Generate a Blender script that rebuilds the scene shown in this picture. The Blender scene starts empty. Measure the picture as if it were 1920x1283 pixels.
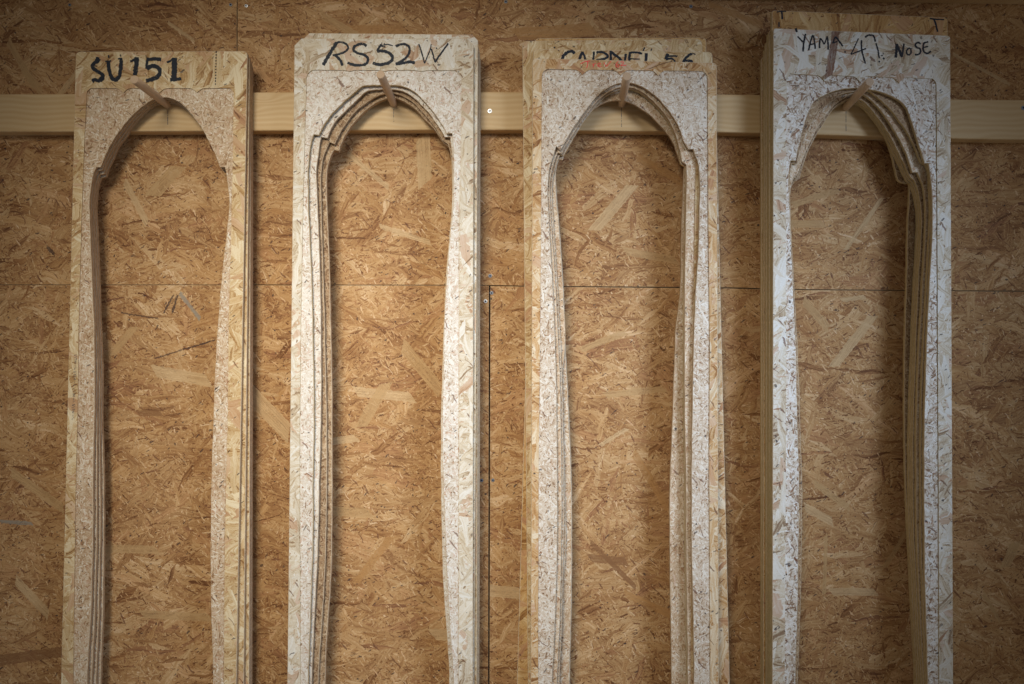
import bpy, math, random
from mathutils import Vector
from mathutils.geometry import tessellate_polygon
random.seed(7)
S = bpy.context.scene
COL = S.collection

# ------------------------------------------------------------------ camera
CAM_D = 1.85            # metres from the lens to the front face of the hanging rail (y = 0)
F_PX = 1360.0           # focal length in photograph pixels (1920 wide)
cd = bpy.data.cameras.new('camera'); cam = bpy.data.objects.new('camera', cd); COL.objects.link(cam)
cd.sensor_width = 36.0; cd.lens = F_PX / 1920 * 36.0
cam.location = (0, -CAM_D, 0); cam.rotation_euler = (math.radians(90), 0, 0)
cd.clip_start = 0.05; cd.clip_end = 60
S.camera = cam

# ------------------------------------------------------------------ world and lamps
w = bpy.data.worlds.new('World'); S.world = w; w.use_nodes = True
bg = w.node_tree.nodes['Background']
bg.inputs['Color'].default_value = (1.0, 0.92, 0.84, 1); bg.inputs['Strength'].default_value = 0.125

def spot(name, loc, target, power, col, radius, angle, blend=1.0):
    d = bpy.data.lights.new(name, 'SPOT'); o = bpy.data.objects.new(name, d); COL.objects.link(o)
    d.energy = power; d.color = col; d.shadow_soft_size = radius
    d.spot_size = math.radians(angle); d.spot_blend = blend
    o.location = loc
    o.rotation_euler = (Vector(target) - Vector(loc)).to_track_quat('-Z', 'Y').to_euler()
    return o
# soft warm daylight from the left, softer cool daylight from the right
spot('warm_window_light', (-0.70, -2.25, 1.10), (-0.36, 0, -0.15), 330, (1.0, 0.915, 0.77), 0.55, 48)
spot('cool_window_light', (1.70, -1.80, 0.60), (0.24, 0, -0.18), 225, (0.64, 0.78, 1.0), 0.50, 49)

S.view_settings.view_transform = 'Standard'; S.view_settings.look = 'None'
S.view_settings.exposure = -0.06; S.view_settings.gamma = 1.0
S.view_settings.use_curve_mapping = False
S.render.engine = 'CYCLES'
S.cycles.max_bounces = 4; S.cycles.diffuse_bounces = 3; S.cycles.transparent_max_bounces = 8

# ------------------------------------------------------------------ geometry helpers
def W(px, py, y=0.0):
    """photo measurement (pixels) taken at depth y -> metres"""
    k = (CAM_D + y) / F_PX
    return ((px - 960.0) * k, (641.5 - py) * k)

def cr(pts, step=3.0, closed=False):
    """Catmull-Rom through pts, resampled about every `step`"""
    if len(pts) < 3:
        out = []
        a, b = pts[0], pts[-1]
        n = max(1, int(math.dist(a, b) / step))
        return [(a[0] + (b[0]-a[0])*i/n, a[1] + (b[1]-a[1])*i/n) for i in range(n+1)]
    P = [pts[0]] + list(pts) + [pts[-1]]
    out = []
    for i in range(1, len(P) - 2):
        p0, p1, p2, p3 = P[i-1], P[i], P[i+1], P[i+2]
        d = math.dist(p1, p2)
        n = max(1, int(d / step))
        for k in range(n):
            t = k / n
            q = []
            for c in (0, 1):
                q.append(0.5*((2*p1[c]) + (-p0[c]+p2[c])*t + (2*p0[c]-5*p1[c]+4*p2[c]-p3[c])*t*t + (-p0[c]+3*p1[c]-3*p2[c]+p3[c])*t**3))
            out.append(tuple(q))
    out.append(tuple(pts[-1]))
    return out

def resample(pts, n):
    L = [0.0]
    for a, b in zip(pts, pts[1:]): L.append(L[-1] + math.dist(a, b))
    out = []; j = 0
    for i in range(n):
        s = L[-1]*i/(n-1)
        while j < len(L)-2 and L[j+1] < s: j += 1
        seg = L[j+1]-L[j] or 1e-9
        t = min(1, max(0, (s-L[j])/seg))
        a, b = pts[j], pts[j+1]
        out.append((a[0]+(b[0]-a[0])*t, a[1]+(b[1]-a[1])*t))
    return out

def lerp_poly(A, B, t): return [(a[0]+(b[0]-a[0])*t, a[1]+(b[1]-a[1])*t) for a, b in zip(A, B)]

def clean(poly, eps=4e-4):
    out = []
    for p in poly:
        if not out or math.dist(p, out[-1]) > eps: out.append(p)
    if math.dist(out[0], out[-1]) < eps: out.pop()
    return out

def area(poly):
    return 0.5*sum(a[0]*b[1]-b[0]*a[1] for a, b in zip(poly, poly[1:]+poly[:1]))

def ccw(poly): return poly if area(poly) > 0 else poly[::-1]

def rough(poly, amp, rng):
    n = len(poly); v = [rng.uniform(-1, 1) for _ in range(n)]
    out = []
    for i, p in enumerate(poly):
        a, b = poly[i-1], poly[(i+1) % n]
        tx, ty = b[0]-a[0], b[1]-a[1]; l = math.hypot(tx, ty) or 1
        d = amp*(0.6*v[i] + 0.4*v[i-1])
        out.append((p[0]+ty/l*d, p[1]-tx/l*d))
    return out

def grow(poly, d):
    """offset a ccw polygon outwards by d"""
    n = len(poly); out = []
    for i, p in enumerate(poly):
        a, b = poly[i-1], poly[(i+1) % n]
        tx, ty = b[0]-a[0], b[1]-a[1]; l = math.hypot(tx, ty) or 1
        out.append((p[0]+ty/l*d, p[1]-tx/l*d))
    return out

def obj(name, verts, faces, mats, midx=None, parent=None, smooth=False):
    me = bpy.data.meshes.new(name); me.from_pydata(verts, [], faces)
    for m in (mats if isinstance(mats, (list, tuple)) else [mats]): me.materials.append(m)
    if midx: me.polygons.foreach_set('material_index', midx)
    if smooth: me.polygons.foreach_set('use_smooth', [True]*len(faces))
    me.update()
    o = bpy.data.objects.new(name, me); COL.objects.link(o)
    if parent: o.parent = parent
    return o

def thing(name, label, cat, loc=(0, 0, 0), group=None):
    o = bpy.data.objects.new(name, None); COL.objects.link(o); o.location = loc
    o.empty_display_size = 0.05
    o['label'] = label; o['category'] = cat
    if group: o['group'] = group
    return o

def tag(o, label, cat, group=None):
    o['label'] = label; o['category'] = cat
    if group: o['group'] = group
    return o

class M:
    def __init__(s): s.v = []; s.f = []; s.m = []
    def loop(s, poly, y):
        i = len(s.v); s.v += [(p[0], y, p[1]) for p in poly]; return list(range(i, i+len(poly)))
    def strip(s, A, B, mi=0, closed=True):
        n = len(A)
        for i in range(n if closed else n-1):
            j = (i+1) % n
            s.f.append((A[i], A[j], B[j], B[i])); s.m.append(mi)
    def cap(s, loops, mi=0, back=False):
        idx = [i for l in loops for i in l]
        tr = tessellate_polygon([[Vector((s.v[i][0], s.v[i][2], 0)) for i in l] for l in loops])
        for t in tr:
            a, b, c = (idx[k] for k in t)
            A, B, C = (s.v[k] for k in (a, b, c))
            cr2 = (B[0]-A[0])*(C[2]-A[2]) - (B[2]-A[2])*(C[0]-A[0])
            if (cr2 < 0) != back: b, c = c, b
            s.f.append((a, b, c)); s.m.append(mi)
    def box(s, x0, x1, y0, y1, z0, z1, mi=0):
        i = len(s.v)
        s.v += [(x0,y0,z0),(x1,y0,z0),(x1,y1,z0),(x0,y1,z0),(x0,y0,z1),(x1,y0,z1),(x1,y1,z1),(x0,y1,z1)]
        for q in ((0,3,2,1),(4,5,6,7),(0,1,5,4),(1,2,6,5),(2,3,7,6),(3,0,4,7)):
            s.f.append(tuple(i+k for k in q)); s.m.append(mi)
    def build(s, name, mats, parent=None, smooth=False):
        return obj(name, s.v, s.f, mats, s.m, parent, smooth)

# ------------------------------------------------------------------ materials
class NT:
    def __init__(s, tree): s.t = tree
    def n(s, typ, **kw):
        nd = s.t.nodes.new(typ)
        for k, v in kw.items(): setattr(nd, k, v)
        return nd
    def link(s, a, b): s.t.links.new(a, b)
    def put(s, sock, v):
        if isinstance(v, bpy.types.NodeSocket): s.link(v, sock)
        elif v is not None: sock.default_value = v
    def math(s, op, a, b=None, c=None, clamp=False):
        nd = s.n('ShaderNodeMath', operation=op, use_clamp=clamp)
        for i, v in enumerate((a, b, c)):
            if v is not None: s.put(nd.inputs[i], v)
        return nd.outputs[0]
    def vmath(s, op, a, b=None):
        nd = s.n('ShaderNodeVectorMath', operation=op)
        s.put(nd.inputs[0], a)
        if b is not None: s.put(nd.inputs['Scale'] if op == 'SCALE' else nd.inputs[1], b)
        return nd.outputs[0]
    def sep(s, v):
        nd = s.n('ShaderNodeSeparateXYZ'); s.put(nd.inputs[0], v); return nd.outputs
    def comb(s, x, y, z=0.0):
        nd = s.n('ShaderNodeCombineXYZ')
        for i, v in enumerate((x, y, z)): s.put(nd.inputs[i], v)
        return nd.outputs[0]
    def noise(s, vec, scale, detail=2.0, rough=0.5, dim='3D', distort=0.0):
        nd = s.n('ShaderNodeTexNoise', noise_dimensions=dim)
        s.put(nd.inputs['Vector'], vec); nd.inputs['Scale'].default_value = scale
        nd.inputs['Detail'].default_value = detail; nd.inputs['Roughness'].default_value = rough
        nd.inputs['Distortion'].default_value = distort
        return nd.outputs
    def mixv(s, f, a, b):
        nd = s.n('ShaderNodeMix', data_type='VECTOR')
        s.put(nd.inputs['Factor'], f); s.put(nd.inputs[4], a); s.put(nd.inputs[5], b)
        return nd.outputs[1]
    def mixc(s, f, a, b, blend='MIX'):
        nd = s.n('ShaderNodeMix', data_type='RGBA', blend_type=blend)
        s.put(nd.inputs['Factor'], f)
        for k, v in ((6, a), (7, b)):
            if isinstance(v, tuple) and len(v) == 3: v = (*v, 1)
            s.put(nd.inputs[k], v)
        return nd.outputs[2]
    def ramp(s, f, stops, interp='LINEAR'):
        nd = s.n('ShaderNodeValToRGB'); cr_ = nd.color_ramp; cr_.interpolation = interp
        while len(cr_.elements) < len(stops): cr_.elements.new(0.5)
        for e, (p, c) in zip(cr_.elements, stops):
            e.position = p; e.color = (*c, 1) if len(c) == 3 else c
        s.put(nd.inputs[0], f); return nd.outputs[0]

# node group: one scattering of wood strands. Tone (x), hue (y), height (z) of the strand, mask
def make_strand_group():
    g = bpy.data.node_groups.new('strand_scatter', 'ShaderNodeTree')
    I = g.interface
    for nm, tp in (('Vector', 'NodeSocketVector'), ('Angle', 'NodeSocketFloat'), ('Length', 'NodeSocketFloat'),
                   ('Width', 'NodeSocketFloat'), ('Seed', 'NodeSocketFloat'), ('Fill', 'NodeSocketFloat'), ('Turn', 'NodeSocketFloat')):
        I.new_socket(nm, in_out='INPUT', socket_type=tp)
    I.new_socket('Mask', in_out='OUTPUT', socket_type='NodeSocketFloat')
    I.new_socket('Data', in_out='OUTPUT', socket_type='NodeSocketVector')
    t = NT(g); gi = t.n('NodeGroupInput'); go = t.n('NodeGroupOutput')
    co = t.sep(gi.outputs['Vector'])
    ca, sa = t.math('COSINE', gi.outputs['Angle']), t.math('SINE', gi.outputs['Angle'])
    u = t.math('ADD', t.math('MULTIPLY', co[0], ca), t.math('MULTIPLY', co[1], sa))
    v = t.math('SUBTRACT', t.math('MULTIPLY', co[1], ca), t.math('MULTIPLY', co[0], sa))
    qu = t.math('ADD', t.math('DIVIDE', u, gi.outputs['Length']), gi.outputs['Seed'])
    qv = t.math('ADD', t.math('DIVIDE', v, gi.outputs['Width']), t.math('MULTIPLY', gi.outputs['Seed'], 1.731))
    vo = t.n('ShaderNodeTexVoronoi', voronoi_dimensions='2D', feature='F1')
    vo.inputs['Scale'].default_value = 1.0; vo.inputs['Randomness'].default_value = 1.0
    t.link(t.comb(qu, qv), vo.inputs['Vector'])
    ps = t.sep(vo.outputs['Position']); cs = t.n('ShaderNodeSeparateColor'); t.link(vo.outputs['Color'], cs.inputs[0])
    du = t.math('MULTIPLY', t.math('SUBTRACT', qu, ps[0]), gi.outputs['Length'])
    dv = t.math('MULTIPLY', t.math('SUBTRACT', qv, ps[1]), gi.outputs['Width'])
    a = t.math('MULTIPLY', t.math('SUBTRACT', cs.outputs[0], 0.5), gi.outputs['Turn'])
    c2, s2 = t.math('COSINE', a), t.math('SINE', a)
    uu = t.math('ADD', t.math('MULTIPLY', du, c2), t.math('MULTIPLY', dv, s2))
    vv = t.math('SUBTRACT', t.math('MULTIPLY', dv, c2), t.math('MULTIPLY', du, s2))
    hl = t.math('MULTIPLY', gi.outputs['Length'], t.math('MULTIPLY_ADD', cs.outputs[1], 0.35, 0.28))
    hw = t.math('MULTIPLY', gi.outputs['Width'], t.math('MULTIPLY_ADD', cs.outputs[2], 0.42, 0.16))
    # strand ends are cut on a slant
    uu2 = t.math('MULTIPLY_ADD', vv, t.math('MULTIPLY_ADD', cs.outputs[2], 3.0, -1.5), uu)
    m = t.math('MULTIPLY', t.math('LESS_THAN', t.math('ABSOLUTE', uu2), hl), t.math('LESS_THAN', t.math('ABSOLUTE', vv), hw))
    r2 = t.math('FRACT', t.math('MULTIPLY', cs.outputs[0], 17.31))
    m = t.math('MULTIPLY', m, t.math('LESS_THAN', r2, gi.outputs['Fill']))
    r3 = t.math('FRACT', t.math('MULTIPLY', cs.outputs[1], 23.7))
    r4 = t.math('FRACT', t.math('MULTIPLY', cs.outputs[2], 31.9))
    gv = t.comb(t.math('MULTIPLY_ADD', uu, 14.0, t.math('MULTIPLY', r3, 90.0)), t.math('MULTIPLY', vv, 210.0), t.math('MULTIPLY', r4, 40.0))
    gr = t.noise(gv, 1.0, 2.0, 0.6, '3D')[0]
    tone = t.math('ADD', t.math('MULTIPLY_ADD', r3, 0.78, 0.11), t.math('MULTIPLY', t.math('SUBTRACT', gr, 0.5), 2.0))
    # slightly darker rim where the strand edge lifts
    t.link(m, go.inputs['Mask'])
    t.link(t.comb(tone, r4, t.math('ADD', r2, t.math('MULTIPLY', gr, 0.5))), go.inputs['Data'])
    return g
STRAND = make_strand_group()

def flat_coords(t):
    """face-on metres of the object, shifted per object so that no two boards repeat"""
    tc = t.n('ShaderNodeTexCoord'); oi = t.n('ShaderNodeObjectInfo')
    c = t.sep(tc.outputs['Object'])
    r = oi.outputs['Random']
    return t.comb(t.math('MULTIPLY_ADD', r, 37.0, c[0]), t.math('MULTIPLY_ADD', r, 91.0, c[2]), 0.0), tc, oi

def finish(t, col, height=None, rough=0.72, dist=0.0006, strength=0.6, spec=0.25, alpha=None):
    out = t.n('ShaderNodeOutputMaterial'); b = t.n('ShaderNodeBsdfPrincipled')
    t.put(b.inputs['Base Color'], col if not isinstance(col, tuple) else (*col, 1))
    t.put(b.inputs['Roughness'], rough); b.inputs['Specular IOR Level'].default_value = spec
    if height is not None:
        bp = t.n('ShaderNodeBump'); bp.inputs['Distance'].default_value = dist; bp.inputs['Strength'].default_value = strength
        t.link(height, bp.inputs['Height']); t.link(bp.outputs[0], b.inputs['Normal'])
    if alpha is not None: t.put(b.inputs['Alpha'], alpha)
    t.link(b.outputs[0], out.inputs[0])

def newmat(name):
    m = bpy.data.materials.new(name); m.use_nodes = True; m.node_tree.nodes.clear(); return m, NT(m.node_tree)

def osb(name, stops, layers, accents, spread=1.0, centre=0.5, warm=(1.0, 0.86, 0.66), hue=0.35, base_scale=60, extra=(), speck=0.5, pink=1.0):
    """layers: (angle deg, length, width, fill, turn deg, tone centre, tone spread)"""
    m, t = newmat(name)
    co, tc, oi = flat_coords(t)
    # fray: small and large warps shared by every layer
    n1 = t.noise(co, 130.0, 2.0, 0.6, '2D')[1]
    n2 = t.noise(co, 14.0, 1.0, 0.5, '2D')[1]
    wv = t.vmath('ADD', co, t.vmath('SCALE', t.vmath('SUBTRACT', n1, (0.5, 0.5, 0.5)), 0.0042))
    wv = t.vmath('ADD', wv, t.vmath('SCALE', t.vmath('SUBTRACT', n2, (0.5, 0.5, 0.5)), 0.022))
    b0 = t.noise(wv, base_scale, 4.0, 0.65, '2D')[0]
    b1 = t.noise(wv, 9.0, 2.0, 0.5, '2D')[0]
    cur = t.comb(t.math('MULTIPLY_ADD', b0, 1.0, 0.0), b1, b0)
    for k, (ang, L, Wd, fill, turn, tc0, tsp) in enumerate(layers):
        g = t.n('ShaderNodeGroup'); g.node_tree = STRAND
        # each layer is nudged a hair by the one below (also keeps the shader evaluating layer after layer)
        t.link(t.vmath('ADD', wv, t.vmath('SCALE', cur, 2e-5)), g.inputs['Vector'])
        for nm, v in (('Angle', math.radians(ang)), ('Length', L), ('Width', Wd), ('Seed', 3.1 + 7.77*k), ('Fill', fill), ('Turn', math.radians(turn))):
            g.inputs[nm].default_value = v
        d = t.sep(g.outputs['Data'])
        tone = t.math('MULTIPLY_ADD', t.math('SUBTRACT', d[0], 0.5), tsp, tc0)
        cur = t.mixv(g.outputs['Mask'], cur, t.comb(tone, d[1], d[2]))
    c = t.sep(cur)
    # broad patches, fine fibre noise
    fib = t.noise(t.vmath('ADD', wv, t.vmath('SCALE', cur, 2e-5)), 420.0, 2.0, 0.6, '2D')[0]
    tone = t.math('ADD', c[0], t.math('MULTIPLY', t.math('SUBTRACT', fib, 0.5), 0.35))
    tone = t.math('ADD', tone, t.math('MULTIPLY', t.math('SUBTRACT', b1, 0.5), 0.5))
    tone = t.math('MULTIPLY_ADD', t.math('SUBTRACT', tone, 0.5), spread, centre, clamp=True)
    col = t.ramp(tone, stops)
    col = t.mixc(t.math('MULTIPLY', c[1], hue), col, t.mixc(1.0, col, warm, 'MULTIPLY'))
    col = t.mixc(t.math('MULTIPLY', t.math('GREATER_THAN', c[1], 0.86), 0.45*pink), col, (0.50, 0.27, 0.17))
    # dark bark specks and slivers
    vo = t.n('ShaderNodeTexVoronoi', voronoi_dimensions='2D', feature='F1')
    vo.inputs['Scale'].default_value = 42.0; t.link(t.vmath('ADD', wv, t.vmath('SCALE', col, 2e-5)), vo.inputs['Vector'])
    cs = t.n('ShaderNodeSeparateColor'); t.link(vo.outputs['Color'], cs.inputs[0])
    rad = t.math('MULTIPLY', t.math('POWER', cs.outputs[0], 3.0), 0.11*speck*2)
    sp = t.math('LESS_THAN', vo.outputs['Distance'], rad)
    col = t.mixc(t.math('MULTIPLY', sp, t.math('MULTIPLY_ADD', cs.outputs[1], 0.4, 0.5)), col, accents[0])
    for k, (ang, L, Wd, fill, acc) in enumerate(((35, .011, .0034, .010, 0), (-50, .030, .0042, .020, 1))):
        g = t.n('ShaderNodeGroup'); g.node_tree = STRAND
        t.link(t.vmath('ADD', wv, t.vmath('SCALE', col, 2e-5)), g.inputs['Vector'])
        for nm, v in (('Angle', math.radians(ang)), ('Length', L), ('Width', Wd), ('Seed', 90.3 + 5.1*k), ('Fill', fill*speck*2), ('Turn', 0.9)):
            g.inputs[nm].default_value = v
        col = t.mixc(t.math('MULTIPLY', g.outputs['Mask'], 0.75), col, accents[acc])
    # individually noticeable strands: (x, z, angle, half length, half width, colour) in object metres
    if extra:
        o = t.sep(t.vmath('ADD', tc.outputs['Object'], t.vmath('SCALE', col, 2e-5))); wob = t.sep(t.vmath('SCALE', t.vmath('SUBTRACT', n1, (0.5, 0.5, 0.5)), 0.006))
        for (ex, ez, ea, hl, hw, ec) in extra:
            a = math.radians(ea)
            dx = t.math('ADD', t.math('MULTIPLY_ADD', t.sep(col)[0], 2e-5, t.math('SUBTRACT', o[0], ex)), wob[0]); dz = t.math('ADD', t.math('SUBTRACT', o[2], ez), wob[1])
            u = t.math('MULTIPLY_ADD', dx, math.cos(a), t.math('MULTIPLY', dz, math.sin(a)))
            v = t.math('SUBTRACT', t.math('MULTIPLY', dz, math.cos(a)), t.math('MULTIPLY', dx, math.sin(a)))
            mk = t.math('MULTIPLY', t.math('LESS_THAN', t.math('ABSOLUTE', t.math('MULTIPLY_ADD', v, 0.8, u)), hl), t.math('LESS_THAN', t.math('ABSOLUTE', v), hw))
            gr = t.noise(t.comb(t.math('MULTIPLY', u, 12.0), t.math('MULTIPLY', v, 420.0), ea), 1.0, 2.0, 0.6)[0]
            cc = t.mixc(gr, tuple(x*0.62 for x in ec), tuple(min(1, x*1.3) for x in ec))
            col = t.mixc(t.math('MULTIPLY', mk, t.math('MULTIPLY_ADD', gr, 1.6, -0.05, clamp=True)), col, cc)
    h = t.noise(co, 150.0, 3.0, 0.65, '2D')[0]
    finish(t, col, h, 0.68, 0.0012, 0.6)
    return m

# palettes (dark -> light), linear reflectance
PAL_WALL = [(0.0, (0.145, 0.061, 0.024)), (0.22, (0.30, 0.150, 0.062)), (0.5, (0.455, 0.268, 0.119)), (0.75, (0.575, 0.380, 0.195)), (1.0, (0.73, 0.53, 0.335))]
PAL_YEL = [(0.0, (0.26, 0.13, 0.05)), (0.25, (0.46, 0.29, 0.13)), (0.5, (0.60, 0.44, 0.24)), (0.75, (0.69, 0.55, 0.345)), (1.0, (0.80, 0.70, 0.50))]
PAL_WHT = [(0.0, (0.28, 0.19, 0.12)), (0.2, (0.50, 0.40, 0.28)), (0.45, (0.65, 0.58, 0.46)), (0.7, (0.73, 0.69, 0.61)), (1.0, (0.80, 0.79, 0.75))]
PAL_ORG = [(0.0, (0.20, 0.085, 0.025)), (0.25, (0.38, 0.20, 0.07)), (0.5, (0.55, 0.34, 0.14)), (0.75, (0.65, 0.45, 0.22)), (1.0, (0.75, 0.58, 0.35))]
PAL_TAN = [(0.0, (0.25, 0.11, 0.04)), (0.25, (0.47, 0.27, 0.115)), (0.5, (0.61, 0.41, 0.215)), (0.75, (0.70, 0.56, 0.38)), (1.0, (0.80, 0.70, 0.54))]
PAL_CHIP = [(0.0, (0.24, 0.13, 0.06)), (0.25, (0.43, 0.28, 0.16)), (0.5, (0.56, 0.42, 0.28)), (0.75, (0.67, 0.55, 0.41)), (1.0, (0.80, 0.73, 0.62))]
PAL_CHIP_SHADED = [(0.0, (0.13, 0.07, 0.035)), (0.25, (0.26, 0.16, 0.09)), (0.5, (0.38, 0.26, 0.155)), (0.75, (0.48, 0.36, 0.23)), (1.0, (0.62, 0.50, 0.36))]  # brown chips, darkened to hold the shade on the rear boards
PAL_CHIPW = [(0.0, (0.26, 0.16, 0.10)), (0.22, (0.49, 0.39, 0.29)), (0.45, (0.66, 0.59, 0.50)), (0.7, (0.75, 0.71, 0.65)), (1.0, (0.83, 0.82, 0.79))]
ACC = ((0.035, 0.025, 0.03), (0.15, 0.06, 0.03))

fine = lambda c, s: [(10, .034, .0050, .8, 120, c, s), (70, .026, .0042, .6, 150, c+.05, s), (-35, .036, .0054, .7, 120, c, s)]
LAY_WALL = ([(-12, .16, .034, .9, 60, .48, .45), (25, .13, .030, .8, 60, .52, .45)] + fine(.47, .72) +
            [(4, .26, .044, .55, 40, .53, .62), (36, .19, .038, .45, 50, .54, .65), (-30, .22, .040, .50, 50, .56, .62), (78, .12, .020, .14, 90, .50, .6)] +
            [(15, .032, .0046, .28, 150, .44, .9), (-60, .028, .0042, .2, 150, .55, .9)] +
            [(-16, .17, .024, .22, 70, .60, .5), (50, .14, .020, .18, 80, .52, .7), (0, .15, .012, .20, 60, .34, .6)] +
            [(20, .017, .0026, .26, 170, .22, .6), (-50, .019, .0030, .26, 170, .72, .6)])
LAY_BOARD = ([(80, .15, .040, .9, 80, .5, .5), (30, .13, .036, .85, 80, .52, .5)] + fine(.52, .7)[:2] +
             [(62, .13, .030, .65, 70, .55, .65), (-58, .14, .030, .6, 70, .52, .65), (8, .12, .024, .35, 90, .5, .7)] +
             [(20, .030, .0046, .25, 170, .42, .9)] +
             [(88, .14, .026, .45, 60, .60, .6), (-35, .12, .022, .30, 90, .56, .65), (40, .13, .014, .25, 90, .42, .8)])
LAY_CHIP = [(0, .022, .0055, .9, 170, .5, .8), (60, .020, .0046, .9, 170, .5, .9), (-60, .024, .0044, .8, 170, .5, .9),
            (30, .016, .0034, .7, 170, .5, 1.1), (-20, .022, .0034, .6, 170, .62, 1.0), (85, .018, .003, .5, 170, .45, 1.2), (-75, .030, .0042, .25, 170, .8, .5)]

LAY_CHIP4 = [(a, L*1.45, w_*1.45, f, tu, c, sp) for a, L, w_, f, tu, c, sp in LAY_CHIP]

def edge_mat(name, dark, mid, light):
    m, t = newmat(name)
    tc = t.n('ShaderNodeTexCoord'); oi = t.n('ShaderNodeObjectInfo'); c = t.sep(tc.outputs['Object'])
    off = t.math('MULTIPLY', oi.outputs['Random'], 30.0)
    v = t.comb(t.math('MULTIPLY', c[0], 55.0), t.math('MULTIPLY_ADD', c[1], 900.0, off), t.math('MULTIPLY', c[2], 55.0))
    a = t.noise(v, 1.0, 3.0, 0.65)[0]
    v2 = t.comb(t.math('MULTIPLY', c[0], 160.0), t.math('MULTIPLY_ADD', c[1], 420.0, off), t.math('MULTIPLY', c[2], 160.0))
    b = t.noise(v2, 1.0, 3.0, 0.6)[0]
    f = t.math('ADD', t.math('MULTIPLY', a, 0.55), t.math('MULTIPLY', b, 0.5))
    f = t.math('MULTIPLY_ADD', t.math('SUBTRACT', f, 0.52), 2.1, 0.5, clamp=True)
    col = t.ramp(f, [(0.0, dark), (0.5, mid), (1.0, light)])
    finish(t, col, f, 0.85, 0.0012, 0.9, 0.15)
    return m

def wood_mat(name, c0, c1, along='x', scale=1.0):
    m, t = newmat(name)
    tc = t.n('ShaderNodeTexCoord'); c = t.sep(tc.outputs['Object'])
    lo, hi = (1.1*scale, 70.0*scale)
    if along == 'x': v = t.comb(t.math('MULTIPLY', c[0], lo), t.math('MULTIPLY', c[1], 25.0), t.math('MULTIPLY', c[2], hi))
    else: v = t.comb(t.math('MULTIPLY', c[0], 300.0), t.math('MULTIPLY', c[1], 300.0), t.math('MULTIPLY', c[2], 8.0))
    wob = t.noise(tc.outputs['Object'], 3.2, 2.0, 0.5)[0]
    kn = t.n('ShaderNodeTexVoronoi', feature='F1'); kn.inputs['Scale'].default_value = 1.0
    t.link(t.comb(t.math('MULTIPLY', c[0], 3.6), 0.0, t.math('MULTIPLY', c[2], 11.0)), kn.inputs['Vector'])
    knot = t.math('POWER', t.math('SUBTRACT', 1.0, kn.outputs['Distance'], clamp=True), 9.0)
    v = t.vmath('ADD', v, t.comb(0.0, 0.0, t.math('MULTIPLY_ADD', wob, 5.0, t.math('MULTIPLY', knot, 3.0))))
    a = t.noise(v, 1.0, 2.0, 0.5)[0]
    wv = t.n('ShaderNodeTexWave', bands_direction='Z' if along == 'x' else 'X'); wv.inputs['Scale'].default_value = 0.32 if along == 'x' else 0.02
    wv.inputs['Distortion'].default_value = 1.4; wv.inputs['Detail'].default_value = 2.0
    t.link(v, wv.inputs['Vector'])
    v3 = t.comb(t.math('MULTIPLY', c[0], 14.0), t.math('MULTIPLY', c[1], 14.0), t.math('MULTIPLY', c[2], 900.0))
    fb = t.noise(v3, 1.0, 2.0, 0.6)[0]
    f = t.math('ADD', t.math('MULTIPLY', a, 0.5), t.math('MULTIPLY', wv.outputs['Fac'], 0.34))
    f = t.math('ADD', f, t.math('MULTIPLY', t.math('SUBTRACT', fb, 0.5), 0.3), clamp=True)
    col = t.ramp(f, [(0.12, c1), (0.55, tuple((x+y)/2 for x, y in zip(c0, c1))), (0.85, c0)])
    col = t.mixc(t.math('MULTIPLY', t.math('GREATER_THAN', knot, 0.72), 0.75), col, (0.16, 0.075, 0.03))
    finish(t, col, f, 0.55, 0.0004, 0.3)
    return m

def plain(name, col, rough=0.5, metal=0.0, var=0.15, scale=200):
    m, t = newmat(name)
    tc = t.n('ShaderNodeTexCoord'); n = t.noise(tc.outputs['Object'], scale, 3.0, 0.6)[0]
    c = t.mixc(n, tuple(x*(1-var) for x in col), tuple(min(1, x*(1+var)) for x in col))
    finish(t, c, n, rough, 0.0002, 0.3)
    m.node_tree.nodes['Principled BSDF'].inputs['Metallic'].default_value = metal
    return m

def ink_mat(name, col, dry=0.40):
    m, t = newmat(name)
    tc = t.n('ShaderNodeTexCoord')
    n = t.noise(tc.outputs['Object'], 260.0, 3.0, 0.7)[0]
    n2 = t.noise(tc.outputs['Object'], 45.0, 2.0, 0.5)[0]
    al = t.math('MULTIPLY_ADD', t.math('SUBTRACT', t.math('ADD', n, t.math('MULTIPLY', n2, 0.5)), dry + 0.22), 9.0, 0.5, clamp=True)
    finish(t, t.mixc(n, col, tuple(x*2.2 + 0.004 for x in col)), None, 0.6, alpha=al, spec=0.2)
    return m

INK = ink_mat('marker_ink', (0.012, 0.015, 0.022), 0.34)
INKTHIN = ink_mat('marker_ink_worn', (0.014, 0.014, 0.018), 0.33)
RED = ink_mat('red_pen', (0.62, 0.035, 0.05), 0.28)
PENCIL = ink_mat('pencil', (0.08, 0.075, 0.08), 0.44)
EDGE_BROWN = edge_mat('edge_brown', (0.22, 0.125, 0.065), (0.53, 0.37, 0.22), (0.76, 0.60, 0.41))
EDGE_YEL = edge_mat('edge_yellow', (0.30, 0.19, 0.08), (0.64, 0.50, 0.26), (0.82, 0.71, 0.48))
EDGE_PALE = edge_mat('edge_pale', (0.22, 0.14, 0.09), (0.50, 0.38, 0.27), (0.72, 0.62, 0.50))
PINE = wood_mat('pine_rail_wood', (0.74, 0.565, 0.33), (0.61, 0.415, 0.205))
PEGW = wood_mat('beech_peg_wood', (0.80, 0.62, 0.44), (0.68, 0.49, 0.33), 'z')
PEGEND = plain('beech_end_grain', (0.52, 0.38, 0.26), 0.8, 0, 0.3, 700)
ZINC = plain('zinc_screw', (0.72, 0.76, 0.80), 0.35, 0.6, 0.1)
DULL = plain('dull_screw', (0.25, 0.28, 0.33), 0.5, 0.5, 0.2)
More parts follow.
